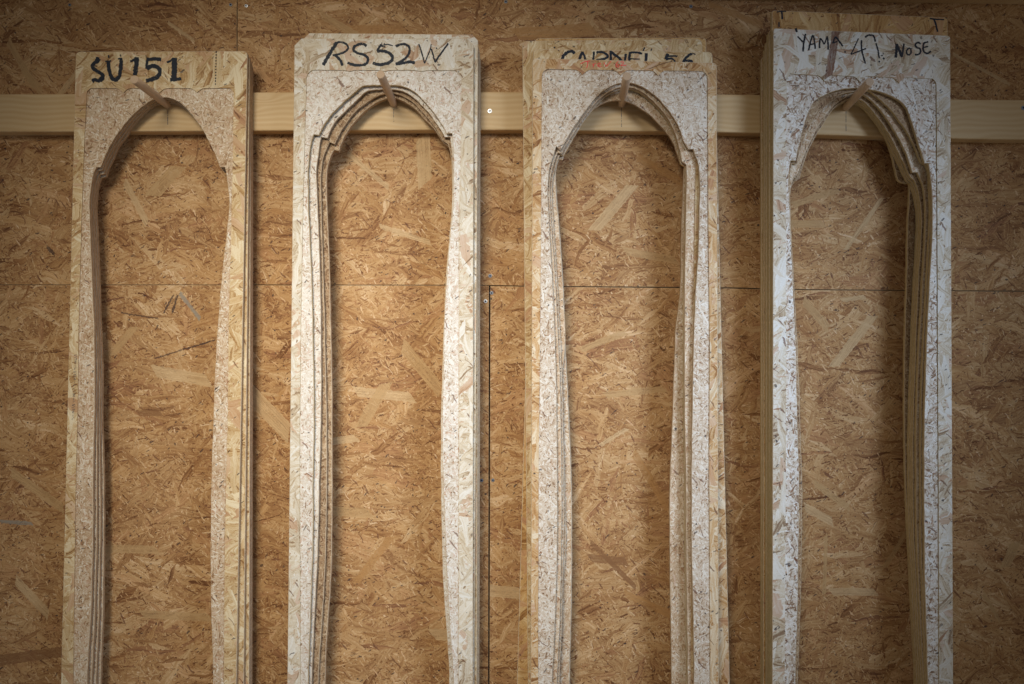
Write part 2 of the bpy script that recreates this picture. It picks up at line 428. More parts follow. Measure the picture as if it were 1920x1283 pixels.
DARK = plain('dark_recess', (0.015, 0.015, 0.02), 0.9)
GAP = plain('dark_gap', (0.10, 0.07, 0.045), 0.95)
FUZZ = plain('board_arris', (0.66, 0.53, 0.37), 0.9, 0, 0.45, 160)

# ------------------------------------------------------------------ the wall
WY = 0.034
def pxy(y): return lambda px, py: W(px, py, y)
g = pxy(WY)
def wx(px): return g(px, 0)[0]
def wz(py): return g(0, py)[1]

MM = 1.385e-3 # metres per photo pixel at the wall
def ex(cx, cy, ang, L, Wd, col):  # a noticeable strand, measured in the photo at the wall; objects keep world coordinates
    x, z = g(cx, cy); return (x, z, ang, L*MM/2, Wd*MM/2, col)
TAN = (0.50, 0.32, 0.15); PALE = (0.59, 0.41, 0.22); BRN = (0.25, 0.12, 0.05); GRY = (0.30, 0.27, 0.22); DK = (0.06, 0.035, 0.03); ORG = (0.45, 0.24, 0.09)
X_LOW = [ex(356,574,-52,62,7,GRY), ex(328,570,75,36,4,DK), ex(316,570,62,40,3,DK), ex(262,592,-9,70,2.5,DK), ex(347,655,17,120,2.5,DK), ex(340,705,-10,105,22,PALE),
         ex(280,775,0,45,11,BRN), ex(500,770,-46,120,30,PALE), ex(720,740,-6,110,18,PALE), ex(700,760,60,95,20,TAN), ex(790,690,-50,110,22,TAN),
         ex(610,830,8,120,14,PALE), ex(700,1050,52,110,14,ORG), ex(650,960,-3,90,18,TAN), ex(60,1120,-47,90,16,PALE), ex(70,920,-35,120,16,TAN), ex(30,980,-4,60,7,GRY),
         ex(240,1030,-2,110,16,TAN), ex(330,1155,-3,130,15,TAN), ex(60,1230,8,140,20,BRN), ex(840,1190,0,60,22,PALE), ex(230,640,50,70,14,TAN)]
X_LOWR = [ex(1130,640,22,90,12,TAN), ex(1220,900,-58,120,14,ORG), ex(1150,820,32,60,7,PALE), ex(1190,735,6,110,12,TAN), ex(1140,1050,-6,70,15,BRN), ex(1150,1060,-45,120,9,BRN),
          ex(1230,1140,-25,130,14,ORG), ex(1600,640,52,120,17,PALE), ex(1530,590,-48,70,15,TAN), ex(1600,560,8,45,8,PALE), ex(1535,965,-28,60,15,PALE), ex(1600,1110,0,85,14,PALE),
          ex(1547,1060,88,110,7,TAN), ex(1560,930,-35,80,12,TAN), ex(1680,1030,58,80,9,TAN), ex(1895,1040,68,50,18,TAN), ex(945,1110,-5,70,22,PALE), ex(1860,1140,-60,60,7,TAN)]
X_UP = [ex(795,300,-87,90,27,PALE), ex(1150,390,50,110,20,PALE), ex(1240,320,-30,110,14,ORG), ex(255,380,-62,90,12,PALE), ex(310,340,48,75,24,TAN), ex(95,470,-45,22,6,DK), ex(1620,420,55,120,8,PALE),
        ex(1530,370,18,90,12,TAN), ex(1500,420,0,90,14,TAN), ex(690,320,-40,100,9,PALE), ex(760,440,-18,100,9,PALE), ex(1220,480,-10,100,14,TAN), ex(1215,140,-18,200,6,ORG), ex(1040,60,4,150,24,ORG),
        ex(40,120,-60,100,12,TAN), ex(60,150,-52,60,14,TAN), ex(130,155,52,75,10,PALE), ex(340,60,-35,60,7,PALE), ex(700,55,0,120,14,ORG), ex(1380,28,-22,110,12,ORG), ex(1840,130,-28,120,6,PALE), ex(640,50,-30,90,14,TAN)]
wall_args = dict(spread=0.95, centre=0.46, hue=0.5, speck=0.45, pink=0.35)
M_WUP = osb('osb_wall_upper', PAL_WALL, LAY_WALL, ACC, extra=X_UP, **wall_args)
M_WLO = osb('osb_wall_lower', PAL_WALL, LAY_WALL, ACC, extra=X_LOW, **wall_args)
M_WLR = osb('osb_wall_lower_right', PAL_WALL, LAY_WALL, ACC, extra=X_LOWR, **wall_args)

def panel(pts, mat, label):
    m = M(); P = ccw([g(*p) for p in pts]); c = 0.0006
    Pi = grow(P, -c)
    a = m.loop(Pi, WY); b = m.loop(P, WY+c); d = m.loop(P, WY+0.018)
    m.cap([a], 0); m.strip(b, a, 1); m.strip(d, b, 1); m.cap([d], 1, back=True)
    o = m.build('wall_panel', [mat, EDGE_BROWN])
    return tag(o, label, 'wall panel', 'OSB sheets of the wall')
panel([(-500, -420), (444.6, -420), (443, 534.0), (-500, 533.6)], M_WUP, 'upper OSB wall sheet at far left, behind the leftmost stack, left of the joint')
panel([(446.0, -420), (2420, -420), (2420, 549.5), (1920, 545.6), (1500, 542.6), (1370, 539.2), (1000, 536.2), (900, 534.6), (444.4, 533.6)], M_WUP, 'wide upper OSB wall sheet behind the three right-hand stacks, above the horizontal joint')
panel([(-500, 534.4), (443, 534.8), (900, 535.6), (916.8, 535.9), (915.2, 1283), (914.4, 1760), (-500, 1760)], M_WLO, 'lower OSB wall sheet behind the SU 151 and RS52W boards, left of the vertical joint')
panel([(919.4, 536.6), (1000, 537.7), (1370, 541.0), (1500, 544.0), (1920, 547.0), (2420, 551.0), (2420, 1760), (917.0, 1760), (917.8, 1283)], M_WLR, 'lower OSB wall sheet behind the two right-hand stacks, right of the vertical joint')
m = M(); m.box(-2.0, 2.2, WY+0.019, WY+0.06, -1.6, 1.5)
o = m.build('wall', [GAP]); o['kind'] = 'structure'

# ------------------------------------------------------------------ rails
def rail(name, tops, bots, depth, label, y0=0.0, cat='rail'):
    """a planed pine batten with eased edges, following the slight bow measured along it"""
    m = M(); prof_n = []
    xs = sorted(set([t[0] for t in tops]))
    T = cr(tops, 60); B = cr(bots, 60)
    n = 40; T = resample(T, n); B = resample(B, n); r = 0.0035
    rings = []
    for (tx, ty), (bx, by) in zip(T, B):
        x, zt = W(tx, ty, y0); _, zb = W(tx, by, y0)
        ring = []
        for (cy, cz, a0) in ((y0+r, zt-r, 90), (y0+r, zb+r, 180)):
            for k in range(5):
                a = math.radians(a0 + 90*k/4); ring.append((cy + r*math.cos(a), cz + r*math.sin(a)))
        ring += [(y0+depth, zb), (y0+depth, zt)]
        i = len(m.v); m.v += [(x, p[0], p[1]) for p in ring]; rings.append(list(range(i, i+len(ring))))
    for a, b in zip(rings, rings[1:]): m.strip(a, b, 0)
    m.f.append(tuple(rings[0])); m.m.append(0); m.f.append(tuple(reversed(rings[-1]))); m.m.append(0)
    o = m.build(name, [PINE]); 
    return tag(o, label, cat)
rail_o = rail('wooden_rail',
     [(-400, 178), (0, 176.5), (130, 176), (480, 173), (940, 172.3), (1340, 176.5), (1430, 178), (1783, 186), (1920, 187.5), (2350, 190)],
     [(-400, 249), (0, 247.3), (130, 247.5), (480, 245.5), (940, 244), (1340, 248), (1430, 249.8), (1783, 260), (1920, 262), (2350, 266)],
     0.0335, 'long planed pine rail screwed across the wall, carrying the four round pegs')
rail('upper_wooden_rail', [(-400, -100), (960, -88), (1500, -81), (1920, -74), (2350, -70)],
     [(-400, -36), (960, -18), (1410, -11), (1810, -4.5), (2350, 1)], 0.0335, 'pale wooden rail whose lower edge crosses the top right corner of the wall', 0.0)

# ------------------------------------------------------------------ ribbons (pen strokes)
def ribbons(name, strokes, y, mat, parent, label=None, jit=0.16, seed=1):
    """strokes: list of (points in photo px at depth y, width px)"""
    rng = random.Random(seed); m = M()
    for si, (pts, wd) in enumerate(strokes):
        P = cr(pts, 1.6) if len(pts) > 2 else cr(pts, 1.6)
        yy = y - 0.00025 - 0.00003*si
        A, B = [], []
        n = len(P)
        for i, p in enumerate(P):
            a, b = P[max(0, i-1)], P[min(n-1, i+1)]
            tx, ty = b[0]-a[0], b[1]-a[1]; l = math.hypot(tx, ty) or 1
            h = wd/2*(1 + rng.uniform(-jit, jit)*1.5)
            if i in (0, n-1): h *= 0.8
            A.append(W(p[0]-ty/l*h, p[1]+tx/l*h, yy)); h = wd/2*(1 + rng.uniform(-jit, jit)*1.5)
            B.append(W(p[0]+ty/l*h, p[1]-tx/l*h, yy))
        m.strip(m.loop(A, yy), m.loop(B, yy), 0, closed=False)
    o = m.build(name, [mat], parent)
    if label: o['label'] = label
    return o

def tr(scale, ox, oy, strokes):
    return [([(x/scale+ox, y/scale+oy) for x, y in pts], wd/scale) for pts, wd in strokes]

# short pencil marks below each peg, parts of the rail
for (x, y0_, y1_) in ((314.6, 207, 234), (738.4, 203, 229), (1165.5, 202, 238), (1586.5, 205, 246)):
    ribbons('pencil_mark', [([(x, y0_), (x-.3, (y0_+y1_)/2), (x, y1_)], 1.1)], 0.0, PENCIL, rail_o, seed=int(x))

# ------------------------------------------------------------------ boards
TH, PITCH, REC = 0.0110, 0.012, 0.0026
NS = 110
END_H, END_P, END_O = 1545, 1590, 1660     # where hole, recess and board end below the frame (photo px)

def hole_world(h, y):
    def sec(pts): return resample([W(p[0], p[1], y) for p in cr(pts, 2.0)], NS)
    L = list(h['L']); R = list(h['R'])
    lx, rx = L[0][0], R[-1][0]
    L = [(lx+14, END_H-30), (lx+3, END_H-110)] + L if L[0][1] < 1400 else L
    R = R + [(rx-3, END_H-110), (rx-14, END_H-30)]
    return [sec(L), sec(h['A']), sec(R)]

def hole_poly(secs):
    L, A, R = secs
    b0, b1 = R[-1], L[0]
    mid = [(b0[0]+(b1[0]-b0[0])*k/12, b0[1]+(b1[1]-b0[1])*k/12 - 0.035*math.sin(math.pi*k/12)) for k in range(1, 12)]
    return ccw(clean(L + A + R + mid, 6e-4))

def outer_poly(c, y, r=9, cham=False):
    """c = TL, TR, BR, BL px, the bottom pair measured at py 1283 and run on to END_O"""
    TL, TR, BR, BL = c
    def ext(a, b): t = (END_O - a[1])/(b[1]-a[1]); return (a[0]+(b[0]-a[0])*t, END_O)
    BRe, BLe = ext(TR, BR), ext(TL, BL)
    pts = []
    quad = [TL, TR, BRe, BLe]
    for i, p in enumerate(quad):
        a, b = quad[i-1], quad[(i+1) % 4]
        def toward(q, d):
            l = math.dist(p, q); return (p[0]+(q[0]-p[0])*d/l, p[1]+(q[1]-p[1])*d/l)
        s, e = toward(a, r), toward(b, r)
        if cham: pts += [s, e]
        else:
            for k in range(7):
                t = k/6; pts.append(((1-t)**2*s[0]+2*t*(1-t)*p[0]+t*t*e[0], (1-t)**2*s[1]+2*t*(1-t)*p[1]+t*t*e[1]))
    out = []
    for a, b in zip(pts, pts[1:]+pts[:1]):
        n = max(1, int(math.dist(a, b)/4.0)) 
        out += [(a[0]+(b[0]-a[0])*k/n, a[1]+(b[1]-a[1])*k/n) for k in range(n)]
    return ccw([W(p[0], p[1], y) for p in out])

def xs_at(poly, z):
    xs = []
    n = len(poly)
    for i in range(n):
        a, b = poly[i], poly[(i+1) % n]
        if (a[1]-z)*(b[1]-z) < 0: xs.append(a[0]+(b[0]-a[0])*(z-a[1])/(b[1]-a[1]))
    return (min(xs), max(xs)) if xs else None

def interp(line, y):
    if y <= line[0][1]: return line[0][0]
    for a, b in zip(line, line[1:]):
        if y <= b[1]: return a[0]+(b[0]-a[0])*(y-a[1])/(b[1]-a[1])
    return line[-1][0]

def pocket_poly(pk, y, hole, outer, shift=(0, 0), yref=None):
    """pk: dict left line, right line (px), top sections (px). shift in metres. yref: depth at which pk was measured"""
    yr = y if yref is None else yref
    T = []
    for s in pk['T']:
        T += cr(s, 2.0)
    T = [(lambda q: (q[0]+shift[0], q[1]+shift[1]))(W(p[0], p[1], yr)) for p in T]
    z0 = T[0][1]; z1 = W(0, END_P, yr)[1]; z2 = T[-1][1]
    Lp, Rp = [], []
    n = 130
    for k in range(1, n):
        for lst, zt, line, side in ((Lp, z0, pk['L'], -1), (Rp, z2, pk['R'], 1)):
            z = zt + (z1-zt)*k/n
            py = 641.5 - (z-shift[1])*F_PX/(CAM_D+yr)
            x = W(interp(line, py), 0, yr)[0] + shift[0]
            h = xs_at(hole, z) ; o_ = xs_at(outer, z)
            if side < 0:
                if h: x = min(x, h[0]-0.0045)
                if o_: x = max(x, o_[0]+0.0035)
            else:
                if h: x = max(x, h[1]+0.0045)
                if o_: x = min(x, o_[1]-0.0035)
            lst.append((x, z))
    return ccw(clean(Lp[::-1] + T + Rp, 5e-4))

def board(y, outer, hole, pocket, mats, label, group, seed):
    """one template board: body with a routed recess round an arched opening"""
    face, chip, edge = mats
    rng = random.Random(seed)
    c = 0.0011
    hole = rough(hole, 0.0008, rng); pocket = rough(pocket, 0.0002, rng); outer = rough(outer, 0.00022, rng)
    root = thing('template_board', label, 'template board', (0, y, outer[0][1]*0), group)
    yb = TH
    m = M()
    oi = m.loop(grow(outer, -c), 0); oo = m.loop(outer, c); ob = m.loop(outer, yb)
    po = m.loop(pocket, 0); pb = m.loop(pocket, REC)
    m.cap([oi, po], 0); m.strip(oo, oi, 2); m.strip(ob, oo, 1); m.strip(po, pb, 1)
    hb = m.loop(grow(hole, 0.0003), yb); m.cap([ob, hb], 1, back=True)
    m.build('panel', [face, edge, FUZZ], root)
    m = M()
    pf = m.loop(grow(pocket, 0.0006), REC); ho = m.loop(grow(hole, c), REC); hi = m.loop(hole, REC+c); hbk = m.loop(hole, yb)
    m.cap([pf, ho], 0); m.strip(ho, hi, 2); m.strip(hi, hbk, 1)
    m.build('routed_recess', [chip, edge, FUZZ], root)
    return root

TANM = osb('osb_tan', PAL_TAN, LAY_BOARD, ACC, spread=1.2, centre=0.52, hue=0.5, speck=0.4)
YEL = osb('osb_yellow', PAL_YEL, LAY_BOARD, ACC, spread=1.2, centre=0.55, hue=0.4, speck=0.35)
WHT = osb('osb_white', PAL_WHT, LAY_BOARD, ACC, spread=1.15, centre=0.52, hue=0.45, warm=(1.0, .88, .68), speck=0.35)
WHT4 = osb('osb_pale_big_strands', PAL_WHT, LAY_BOARD, ACC, spread=1.3, centre=0.52, hue=0.35, warm=(1.0, .88, .70), speck=0.6,
           extra=[(*W(1561, 100, -0.084), 81, 0.060, 0.0095, (0.17, 0.07, 0.045))])
ORGM = osb('osb_orange', PAL_ORG, LAY_BOARD, ACC, spread=0.95, centre=0.50, hue=0.5, speck=0.4)
CHIP_SHADED = osb('routed_chips_brown_shaded', PAL_CHIP_SHADED, LAY_CHIP, ACC, spread=1.0, centre=0.5, hue=0.35, speck=0.4, base_scale=120, pink=0.3)  # recess of the boards behind, shade inside the arch painted into the colour
CHIP = osb('routed_chips', PAL_CHIP, LAY_CHIP, ACC, spread=0.95, centre=0.58, hue=0.3, speck=0.4, base_scale=120)
CHIPW = osb('routed_chips_white', PAL_CHIPW, LAY_CHIP, ACC, spread=0.9, centre=0.60, hue=0.25, warm=(1., .92, .8), speck=0.45, base_scale=120)

CHIPW3 = osb('routed_chips_pale', [(p, tuple((x+y)/2 for x, y in zip(a, b))) for (p, a), (_, b) in zip(PAL_CHIP, PAL_CHIPW)], LAY_CHIP, ACC, spread=1.1, centre=0.60, hue=0.3, warm=(1., .92, .8), speck=0.5, base_scale=120, pink=0.5)
CHIPW4 = osb('routed_chips_coarse', PAL_CHIPW, LAY_CHIP4, ACC, spread=1.45, centre=0.50, hue=0.25, warm=(1., .92, .82), speck=0.55, base_scale=90, pink=0.6)

def scallops(a, b, y0, y1, cusps, dip, r, flat=9):
    """routed top edge: rounded corner, lobes that meet in cusps, rounded corner. px"""
    def yy(x): return y0 + (y1-y0)*(x-a)/(b-a)
    secs = []; xs = [a] + cusps + [b]
    for i in range(len(xs)-1):
        s, e = xs[i], xs[i+1]; p = []
        if i == 0: p += [(a, yy(a)+r), (a+r*.12, yy(a)+r*.55), (a+r*.5, yy(a)+r*.12), (a+r, yy(a))]
        else: p += [(s, yy(s)+dip), (s+4, yy(s)+dip*.55), (s+10, yy(s)+dip*.12), (s+17, yy(s))]
        p.append(((s+e)/2, yy((s+e)/2)))
        if i == len(xs)-2: p += [(b-r, yy(b)), (b-r*.5, yy(b)+r*.12), (b-r*.12, yy(b)+r*.55), (b, yy(b)+r)]
        else: p += [(e-17, yy(e)), (e-10, yy(e)+dip*.12), (e-4, yy(e)+dip*.55), (e, yy(e)+dip)]
        secs.append(p)
    return secs

def shift_h(h, dx, dy, dxr=None):
    dxr = dx if dxr is None else dxr
    return {'L': [(x+dx, y+dy if y < 1000 else y) for x, y in h['L']], 'A': [(x+dx+(dxr-dx)*(i/(len(h['A'])-1)), y+dy) for i, (x, y) in enumerate(h['A'])],
            'R': [(x+dxr, y+dy if y < 1000 else y) for x, y in h['R']]}

# every stack: depth count, keyed openings (index -> px outline at that board's own depth), outer corners per board
def build_stack(N, holes, outers, pk, mats, labels, group, radii, chams, pshift=None, pks=None):
    roots = []
    keys = sorted(holes)
    ysurf = lambda i: -(N-i)*PITCH
    HW = {k: hole_world(holes[k], ysurf(k)) for k in keys}
    for i in range(N):
        y = ysurf(i)
        lo = max(k for k in keys if k <= i); hi = min([k for k in keys if k >= i] or [lo])
        if lo == hi: secs = HW[lo]
        else: secs = [lerp_poly(a, b, (i-lo)/(hi-lo)) for a, b in zip(HW[lo], HW[hi])]
        hole = hole_poly(secs)
        outer = outer_poly(outers[i], y, radii[i], chams[i])
        p = (pks or {}).get(i)
        if p: pocket = pocket_poly(p, y, hole, outer)
        else:
            sh = (pshift or {}).get(i, (0, 0))
            if i: sh = (sh[0], sh[1]-0.001*i)
            pocket = pocket_poly(pk, y, hole, outer, sh, ysurf(0))
        roots.append(board(y, outer, hole, pocket, mats[i], labels[i], group, 100*N+i+len(labels[0])))
    return roots, [ysurf(i) for i in range(N)]

# ---- stack 1 (SU 151)
H1 = dict(L=[(162,1283),(168,1169),(171,1079),(173,975),(173,900),(175,800),(176,696),(175,618),(171.5,534),(169,462),(166.5,400),(166.5,377),(169,350),(174,323),(179,313)],
          A=[(187,313),(195,293),(206,271),(217,253),(231,234),(245,218),(261,203),(277,190.5),(291,184.5),(311,182),(332,189),(346,200),(362,219),(378,241),(392,268),(403,290),(411,313)],
          R=[(421,313),(422.5,317),(426,345),(429,370),(428,400),(423,447),(418,493),(412,550),(407,618),(404,665),(400.5,743),(399,800),(395.5,900),(394,1019),(394,1094),(395.5,1168),(398.5,1283)])
R1 = dict(L=[(187,1283),(190,1198),(192,1109),(193,990),(192.5,900),(190,800),(190,696),(187,618),(185,556),(183,493),(178.6,400),(179,377),(182,350),(187,334)],
          A=[(197,331),(202,315),(212,295),(220,276),(234,257),(247,238),(264,219),(288,199),(318,193),(340,201),(355,213),(371,231),(386,252),(400,279),(411,301),(419,323)],
          R=[(429,323),(431,330),(434,355),(436,400),(431,457),(426,503),(420,560),(416,628),(413,675),(410,753),(408,800),(406,900),(405,1019),(407,1094),(410,1168),(416,1283)])
P1 = dict(L=[(163,173),(159,241),(156,323),(153,400),(148,587),(145,800),(142,900),(137,1283),(131,1600)], R=[(438,181),(437,295),(434,400),(433,462),(429,600),(427,800),(424,900),(421,1090),(420,1283),(416,1600)],
          T=scallops(162.5, 438, 165.5, 165.5, [231, 299, 369], 8.5, 11))
O1 = [[(142,97),(464,96),(443,1283),(114,1283)], [(146,107),(468,104),(457,1283),(132,1283)], [(150,112),(470,110),(467,1283),(142,1283)], [(153,119),(472,117),(470.5,1283),(146,1283)]]
st1, y1 = build_stack(4, {0: H1, 3: R1}, O1, P1, [(YEL, CHIP, EDGE_BROWN)]*4,
   ['yellowish OSB template board marked SU 151, front of the leftmost stack', 'yellowish OSB template board just behind the SU 151 board on the leftmost peg',
    'third OSB board back on the leftmost peg, seen as a thin edge', 'rearmost OSB board of the leftmost stack, against the rail'], 'boards hung on the leftmost peg', [9]*4, [False]*4)

# ---- stack 2 (RS52W)
H2 = dict(L=[(577,1283),(581,1169),(584,1079),(586,990),(586,900),(588,800),(588,743),(586.4,649),(584.5,556),(582,493),(578,400),(576.8,330),(578,309),(579.5,286),(583.4,262.5),(587.3,251.6)],
          A=[(597.4,253),(603.6,239),(611.4,226.6),(622.4,212.6),(634.8,200),(647,188),(659.8,176.8),(673.8,165),(684,160.2),(716,159),(748,160),(765.6,165.5),(782,176),(798,193),(812,209),(823,225.5),(834,242),(837,249.5)],
          R=[(847.5,249.5),(849,266.5),(850.5,299),(850,340),(849,390),(843,447),(839.6,493.5),(836.5,540),(833,602.6),(831.8,665),(830,727),(829,800),(831,900),(834,990),(838,1094),(845,1198),(850,1283)])
H2b = dict(L=[(584,1283),(590,1139),(594.6,1049),(598,900),(601,800),(601.7,712),(601,587),(599,493.5),(595.5,400),(592.7,330),(593.5,309),(596.6,286),(599,270),(602,257)],
          A=[(613.8,258.6),(616,250),(622,237.6),(630,225),(641,214),(653.5,201.7),(667.6,188.5),(678.5,178),(689.4,170),(716,167),(745,168),(762,174),(778,185),(794,201),(808,217),(820,234),(830,250),(833,257)],
          R=[(843,257),(846,275),(848,300),(848,340),(847,390),(842,447),(838,493),(835,540),(832,602),(830,665),(828,727),(826.5,800),(826.5,900),(828,1000),(831,1094),(836,1169),(842,1283)])
H2c = dict(L=[(596,1283),(603,1169),(608,1079),(611,990),(612,900),(612,800),(610,700),(608,600),(605,493),(602,400),(601,330),(605,298),(611.4,279.6),(617,266)],
          A=[(627,269.5),(630,262.5),(638,247),(647,233),(661,214),(675,200),(689.4,190),(702,182),(722,174.5),(737,174),(756,180),(775,192),(790,208),(806,226),(818,242),(829,262)],
          R=[(840,270),(844,285),(847,320),(847,390),(842,447),(838,493),(835,540),(833,602),(832,665),(832,727),(832,800),(833,900),(836,1000),(840,1094),(846,1169),(855,1283)])
H2d = dict(L=[(609,1283),(614,1169),(620,1079),(621.5,990),(622,900),(622,800),(621.6,712),(619,587),(616.6,493.5),(613,400),(612,330),(616,301.5),(622,286),(626,280.4)],
          A=[(634.8,283),(639,270),(646,254),(657,237),(674,217),(690,202),(706,191.5),(722,184.5),(733,182),(744,184),(762,192),(781,206),(795,222),(811,238),(822,252),(832.4,268)],
          R=[(845,278),(848,300),(850,340),(850,390),(848,447),(846,493),(844,540),(842,602),(842,665),(842,727),(842,800),(842,900),(845,1000),(850,1094),(856,1169),(864,1283)])
P2 = dict(L=[(574.5,149),(572,231),(568,390),(564,600),(562,800),(562,900),(563,1283),(563,1600)], R=[(866,149),(865,285),(862,400),(861,800),(861,900),(860,1283),(860,1600)],
          T=scallops(574, 866, 131.3, 132, [655, 722, 790], 2.6, 17))
O2 = [[(552,72),(888,72),(886.5,1283),(538.5,1283)], [(569,62),(896.5,65),(889,1283),(551,1283)], [(572,78),(897,76),(894,1283),(553,1283)],
      [(573,88),(899,86),(896,1283),(554,1283)], [(575,95),(900,95),(898,1283),(555,1283)], [(577,101),(901,105),(898.5,1283),(556,1283)]]
st2, y2 = build_stack(6, {0: H2, 1: H2b, 2: H2c, 3: H2d, 5: shift_h(H2d, 0.3, 3)}, O2, P2,
   [(WHT, CHIPW, EDGE_YEL), (WHT, CHIPW, EDGE_PALE)] + [(YEL, CHIP_SHADED, EDGE_BROWN)]*4,
   ['whitish OSB template board marked RS52W, front of the second stack', 'whitish OSB board with clipped corners whose top peeps out above the RS52W board',
    'brown OSB board third from front on the second peg, broad arch strip showing', 'fourth board from the front on the second peg, a thin layer in the arch',
    'fifth board from the front on the second peg, a thin layer in the arch', 'rearmost OSB board of the second stack, against the rail'],
   'boards hung on the second peg', [13, 11, 11, 11, 11, 11], [True, True, False, False, False, False])

# ---- stack 3 (red Trev 62)
H3 = dict(L=[(1036,1283),(1040,1184),(1043,1109),(1045,1004),(1045,900),(1044,800),(1043,712),(1040.5,634),(1037,556),(1033,478),(1029,400),(1027,364),(1028,336.5),(1032,309),(1037.7,290),(1043,273.7)],
          A=[(1050,281),(1055.5,273.7),(1065,257),(1074.6,241),(1085.5,224.6),(1099,205.5),(1112.8,187.8),(1126.4,174),(1140,164.6),(1156,157),(1172.8,153.7),(1191.9,157),(1211,166),(1230,180),(1248.7,200),(1260,215),(1271,233.6),(1276.7,246.7),(1281.4,261.7),(1290.5,279.4)],
          R=[(1300.5,279.4),(1304.8,293.5),(1309.4,305),(1312,327),(1312.5,360),(1311,440),(1308,500),(1304.5,556),(1301,650),(1298,800),(1297,900),(1297,1019),(1299,1109),(1301.5,1283)])
H3b = dict(L=[(1045,1283),(1049,1184),(1051,1109),(1053,1004),(1053,900),(1052,800),(1050,712),(1047,634),(1043,556),(1038,478),(1033,400),(1031,364),(1032,336),(1036,315),(1041,298),(1046,286)],
          A=[(1053,288),(1058,279),(1068,262),(1078,246),(1088,230),(1101,212),(1115,195),(1129,181),(1143,171),(1157,165),(1172,162),(1190,165),(1206,173),(1222,186),(1240,205),(1252,221),(1262,239),(1269,257),(1275,280),(1279,303)],
          R=[(1287,308),(1287.5,330),(1287,387),(1286,440),(1285,500),(1284.5,556),(1284,650),(1285,800),(1287,900),(1287,1019),(1288,1109),(1290,1283)])
R3 = dict(L=[(1068,1283),(1070.5,1169),(1072,1049),(1071,900),(1067,800),(1063.8,727),(1059.8,649),(1056.7,556),(1053,493.5),(1048,420),(1044,380),(1042,340),(1043,315),(1048,300)],
          A=[(1055,300),(1060,280),(1069,256),(1080,237),(1096,217),(1112.8,204),(1129,194.5),(1145.5,189),(1166,187.5),(1182,192),(1198,201),(1219,215),(1238,234),(1254.6,253.5),(1264,270),(1270,286),(1275,302)],
          R=[(1284,306),(1282,340),(1279.6,400),(1278,460),(1276.5,540),(1271.8,618),(1268.7,696),(1265,800),(1261,900),(1260,980),(1261,1079),(1263.5,1283)])
P3 = dict(L=[(1016,140),(1014.6,400),(1013,600),(1011,800),(1010,900),(1009,1283),(1008,1600)], R=[(1327,145),(1328,295),(1328,400),(1331,650),(1330,800),(1330,900),(1332,1283),(1333,1600)],
          T=scallops(1016, 1327, 129.8, 133.5, [1092.8, 1164, 1234.5], 10, 13))
P3b = dict(L=[(1024,160),(1020,400),(1018,1283),(1017,1600)], R=[(1306,160),(1305,300),(1303,400),(1301,560),(1298,700),(1296.5,800),(1296,1283),(1297,1600)],
          T=scallops(1024, 1306, 141, 143, [1098, 1166, 1233], 8, 13))
O3 = [[(998.5,109),(1344,118),(1348,1283),(995,1283)], [(1000,92),(1336,97.5),(1342,1283),(998,1283)], [(979.5,77),(1316.5,73),(1338,1283),(990,1283)],
      [(1003,72),(1324.5,70.5),(1300,1283),(969.5,1283)], [(1008,122),(1341,128),(1368.5,1283),(1036,1283)], [(1006,126),(1338,128),(1361,1283),(1030,1283)], [(1006,132),(1336,133),(1352,1283),(1020,1283)]]
# the board rotated the other way carries its opening with it
H3r = {'L': [(x-(28 if y > 1100 else 12 if y > 700 else 0), y) for x, y in R3['L']], 'A': R3['A'], 'R': [(x-(4 if y > 600 else 0), y) for x, y in R3['R']]}
H3s = {'L': R3['L'], 'A': [(x, y-3) for x, y in R3['A']], 'R': [(x+(12 if y > 600 else 4), y) for x, y in R3['R']]}
st3, y3 = build_stack(7, {0: H3, 1: H3b, 2: shift_h(H3b, 4, 4, -2), 3: H3r, 4: H3s, 5: shift_h(R3, 1, -1.5), 6: R3}, O3, P3,
   [(TANM, CHIPW3, EDGE_BROWN), (YEL, CHIP, EDGE_BROWN), (YEL, CHIP, EDGE_YEL), (ORGM, CHIP, EDGE_BROWN), (TANM, CHIP, EDGE_BROWN), (YEL, CHIP, EDGE_BROWN), (YEL, CHIP, EDGE_BROWN)],
   ['tan OSB template board with small red handwriting Trev 62, front of the third stack', 'OSB board with bold black capitals half hidden by the Trev 62 board',
    'pale OSB board sticking out highest and leftmost at the top of the third stack', 'orange OSB board leaning out to the lower left of the third stack',
    'OSB board of the third stack whose lower end swings out to the right', 'sixth board from the front on the third peg, a thin layer in the arch', 'rearmost OSB board of the third stack, against the rail'],
   'boards hung on the third peg', [9, 9, 12, 9, 9, 9, 9], [False]*7, pks={1: P3b})

# ---- stack 4 (YAMA 47 NOSE)
H4 = dict(L=[(1492,1283),(1496.6,1139),(1497.5,1049),(1499,960),(1499,900),(1497,820),(1495,740),(1493.6,667),(1491.7,620),(1489.5,574),(1486,496),(1483,433.5),(1480.5,370),(1479.5,346),(1480.7,317),(1483.5,301)],
          A=[(1493.6,301),(1496.5,282.6),(1502,259.6),(1509.5,230.7),(1516.7,210.5),(1526.8,190),(1545.5,178.8),(1571.5,168.7),(1594.6,165),(1623.4,165.8),(1646.5,170.5),(1669.5,178.8),(1686.9,187.5),(1701,202),(1708.5,222),(1715.7,245),(1724,271),(1731.6,294),(1734.6,306)],
          R=[(1742,306),(1746,331.6),(1749,370),(1750,402),(1748,465),(1745,511.5),(1742,574),(1739.5,620.6),(1737.4,683),(1735.8,740),(1734,820),(1734,900),(1734,1004.5),(1735,1079),(1737.5,1169),(1740,1283)])
